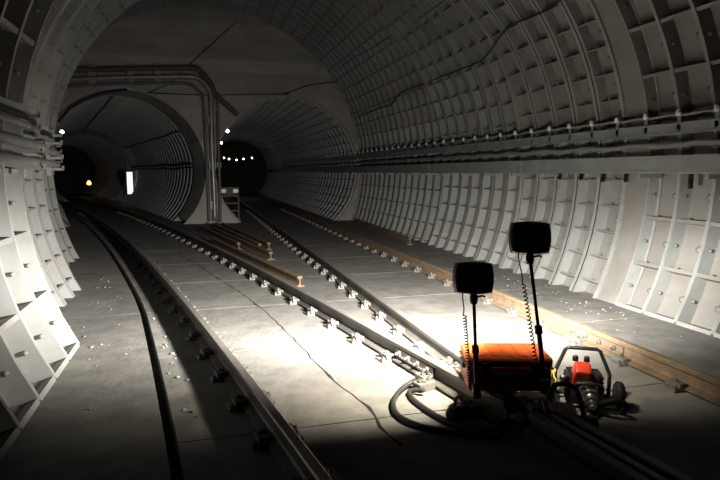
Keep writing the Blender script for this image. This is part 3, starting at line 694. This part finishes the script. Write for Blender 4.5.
# hoses / bonding cables on the floor
def floor_cable(label, pix, r=0.02, mname='dcable'):
    pts = [gz(x, y, z) for x, y, z in pix]
    mb = MB(); mb.tube(smooth_path(pts, 6), r, 8); o = mb.build('bonding_cable', mname); tag(o, label, 'cable', 'cables looping on the floor by the work light')
floor_cable('outer thick cable looping widest on the floor, left of the work light', [(426, 384, .06), (413, 382, .05), (402, 389, .025), (394, 400, .022), (395, 411, .022), (405, 420, .022), (424, 427, .022), (446, 431, .022), (470, 434, .022), (500, 436, .022)])
floor_cable('inner thick cable looping on the floor, left of the work light', [(424, 390, .05), (410, 391, .025), (412, 398, .022), (424, 408, .022), (440, 418, .022), (456, 425, .022), (478, 430, .022), (505, 431, .022)])
lug = gz(424, 386, 0.03)
o = empty('cable_clamp', (lug.x, lug.y, 0), 0.3); tag(o, 'clamp block that joins the floor cables to the rail', 'clamp')
mb = MB(); mb.box((0, 0, 0.035), (0.16, 0.10, 0.07), bev=0.008); mb.build('clamp_body', 'clip', o)
for s in (-1, 1): inst('bolt', ME_BOLT, o, (s*0.045, 0, 0.068))
hp = gz(458, 420, 0)
o = empty('hose_coupling', (hp.x, hp.y, 0), 0.6); tag(o, 'dark ribbed hose coupling lying by the left corner of the case', 'coupling')
mb = MB(); mb.lathe([(0.03, -0.1), (0.05, -0.09), (0.05, -0.05), (0.065, -0.04), (0.065, 0.02), (0.045, 0.03), (0.045, 0.09), (0.03, 0.1)], (0, 0, 0.067), (1, 0, 0), 12); mb.build('coupling_body', 'blackpaint', o)
mb = MB(); mb.tube([(-0.05, 0, 0.12), (-0.04, 0, 0.17), (0.03, 0, 0.17), (0.04, 0, 0.12)], 0.01, 6); mb.build('lever', 'blackpaint', o)

# ================================================================== petrol rail machine with red cover
mc = gz(583, 404, 0)
MA = empty('rail_drill', (mc.x, mc.y, 0), math.radians(-30)); tag(MA, 'black tube-framed petrol rail machine with red engine cover', 'machine')
def T(pts, r, name, m='blackpaint', parent=MA, closed=False, n=8, sm=0):
    mb = MB(); mb.tube(smooth_path(pts, sm) if sm else pts, r, n, closed); return mb.build(name, m, parent)
# rear hoop (trapezoid), front hoop
T([(-0.19, 0.10, 0.03), (-0.195, 0.12, 0.20), (-0.125, 0.14, 0.37), (-0.10, 0.142, 0.385), (0.10, 0.142, 0.385), (0.125, 0.14, 0.37), (0.195, 0.12, 0.20), (0.19, 0.10, 0.03)], 0.015, 'roll_hoop')
T([(-0.19, 0.10, 0.04), (-0.2, -0.02, 0.04), (-0.19, -0.14, 0.04), (0.19, -0.14, 0.04), (0.2, -0.02, 0.04), (0.19, 0.10, 0.04)], 0.015, 'base_frame', closed=True)
T([(-0.09, -0.10, 0.12), (-0.085, -0.13, 0.185), (-0.06, -0.135, 0.205), (0.08, -0.135, 0.205), (0.105, -0.13, 0.185), (0.11, -0.10, 0.12)], 0.014, 'handle')
mb = MB(); mb.box((0, 0.05, 0.14), (0.25, 0.19, 0.2), bev=0.025); eb = mb.build('engine_block', 'black', MA)
for k in range(6): mb = MB(); mb.box((0, 0.05, 0.06+0.03*k), (0.27, 0.15, 0.008)); mb.build('cooling_fin', 'black', eb)
mb = MB(); mb.box((-0.02, -0.02, 0.245), (0.15, 0.15, 0.14), Matrix.Rotation(0.5, 3, 'X'), bev=0.02, taper=0.75); mb.build('engine_cover', 'red', MA)
for x in (-0.06, 0.02): mb = MB(); mb.lathe([(0.022, 0), (0.022, 0.03), (0.014, 0.04), (0, 0.045)], (x, 0.06, 0.31), (0, 0, 1), 10); mb.build('filler_cap', 'black', MA)
mb = MB(); mb.box((0.0, -0.075, 0.19), (0.11, 0.03, 0.05), bev=0.008); gp = mb.build('gear_plate', 'black', MA)
mb = MB(); mb.box((0.0, -0.092, 0.2), (0.05, 0.005, 0.022)); mb.build('maker_plate', 'chrome', gp)
mb = MB(); mb.lathe([(0.065, 0), (0.065, 0.05), (0.055, 0.055), (0.055, 0.08), (0.06, 0.085), (0.06, 0.10), (0.042, 0.11), (0.042, 0.15), (0.028, 0.155), (0.028, 0.19), (0.018, 0.195), (0.018, 0.215), (0, 0.217)], (0.02, -0.06, 0.15), (0.05, -1, -0.35), 14, smooth=False); mb.build('drill_spindle', 'chrome', MA)
for z, x in ((0.21, -0.15), (0.16, -0.155), (0.11, -0.15)):
    mb = MB(); mb.lathe([(0.016, 0), (0.016, 0.06), (0.024, 0.065), (0.024, 0.08), (0, 0.084)], (x+0.03, -0.02, z), (-0.6, -0.8, 0.1), 8); mb.build('control_knob', 'chrome', MA)
mb = MB(); mb.lathe([(0.085, -0.03), (0.1, -0.02), (0.1, 0.02), (0.085, 0.03)], (0.24, -0.02, 0.1), (1, 0, 0), 14); mb.build('guide_wheel', 'rubber', MA)
mb = MB(); mb.lathe([(0.085, -0.03), (0.1, -0.02), (0.1, 0.02), (0.085, 0.03)], (-0.24, 0.04, 0.1), (1, 0, 0), 14); mb.build('guide_wheel', 'rubber', MA)
T([(-0.20, 0.03, 0.24), (-0.215, 0.0, 0.20), (-0.20, -0.03, 0.17), (-0.225, -0.02, 0.15), (-0.20, 0.0, 0.13)], 0.008, 'yellow_cord', 'yellow', sm=4)
T([(-0.20, 0.03, 0.24), (-0.235, 0.02, 0.2), (-0.24, 0.0, 0.165)], 0.008, 'yellow_cord', 'yellow', sm=4)
T([(0.06, -0.12, 0.03), (0.11, -0.2, 0.10), (0.20, -0.22, 0.13), (0.26, -0.18, 0.08), (0.24, -0.12, 0.0)], 0.024, 'hose', 'rubber', sm=6)

# second dark machine nearer the camera
mc2 = gz(562, 432, 0)
MB2 = empty('rail_grinder', (mc2.x, mc2.y, 0), math.radians(-28)); tag(MB2, 'dark machine with black hoop handle and dull red box, in front', 'machine')
T([(-0.09, 0.05, 0.12), (-0.08, 0.06, 0.24), (-0.045, 0.06, 0.30), (0.03, 0.06, 0.31), (0.09, 0.05, 0.27), (0.13, 0.02, 0.14), (0.14, 0.0, 0.05)], 0.018, 'hoop_handle', 'blackpaint', MB2, sm=4)
mb = MB(); mb.box((-0.05, -0.03, 0.10), (0.26, 0.2, 0.17), bev=0.02); mb.build('gear_box', 'black', MB2)
mb = MB(); mb.box((-0.11, -0.06, 0.15), (0.05, 0.18, 0.12), bev=0.012); mb.build('side_cover', 'darkred', MB2)
mb = MB(); mb.lathe([(0.05, -0.06), (0.07, -0.05), (0.07, 0.05), (0.05, 0.06)], (0.15, -0.05, 0.075), (1, 0, 0), 12); mb.build('wheel', 'rubber', MB2)
mb = MB(); mb.lathe([(0.05, -0.06), (0.07, -0.05), (0.07, 0.05), (0.05, 0.06)], (-0.22, -0.05, 0.075), (1, 0, 0), 12); mb.build('wheel', 'rubber', MB2)
mb = MB(); mb.tube([(-0.22, -0.05, 0.075), (0.15, -0.05, 0.075)], 0.012, 6); mb.build('axle', 'rail', MB2)

# ================================================================== rubble
def chips(name, label, n, fn, smin, smax, m='rubble'):
    mb = MB()
    for _ in range(n):
        x, y = fn(); s = random.uniform(smin, smax); R3 = Matrix.Rotation(random.uniform(0, 6), 3, 'Z') @ Matrix.Rotation(random.uniform(-.4, .4), 3, 'X')
        mb.box((x, y, s*0.22), (s, s*random.uniform(.4, .9), s*random.uniform(.2, .45)), R3, taper=random.uniform(.4, .9))
    o = mb.build(name, m); tag(o, label, 'rubble', kind='stuff')
def left_pt():
    y = random.triangular(3.8, 11, 6.0); return (random.triangular(-1.15, XG(y)-0.12, XG(y)-0.4) if y < 6 else random.uniform(-1.6, XG(y)-0.15), y)
chips('rubble', 'small pale chips scattered on the walkway by the left wall', 45, left_pt, 0.010, 0.035)
def gut_pt():
    y = random.uniform(3.6, 8.0); return (random.triangular(XG(y)+0.07, XG(y)+0.32, XG(y)+0.15), y)
chips('rubble', 'small pale chips lying between the gutter and leftmost rail', 45, gut_pt, 0.01, 0.035)
def right_pt():
    y = random.triangular(4.5, 10, 6); return (random.triangular(3.95, 5.2, 4.8), y)
chips('rubble', 'plaster crumbs lying between the rusty rail and right wall', 80, right_pt, 0.008, 0.032)
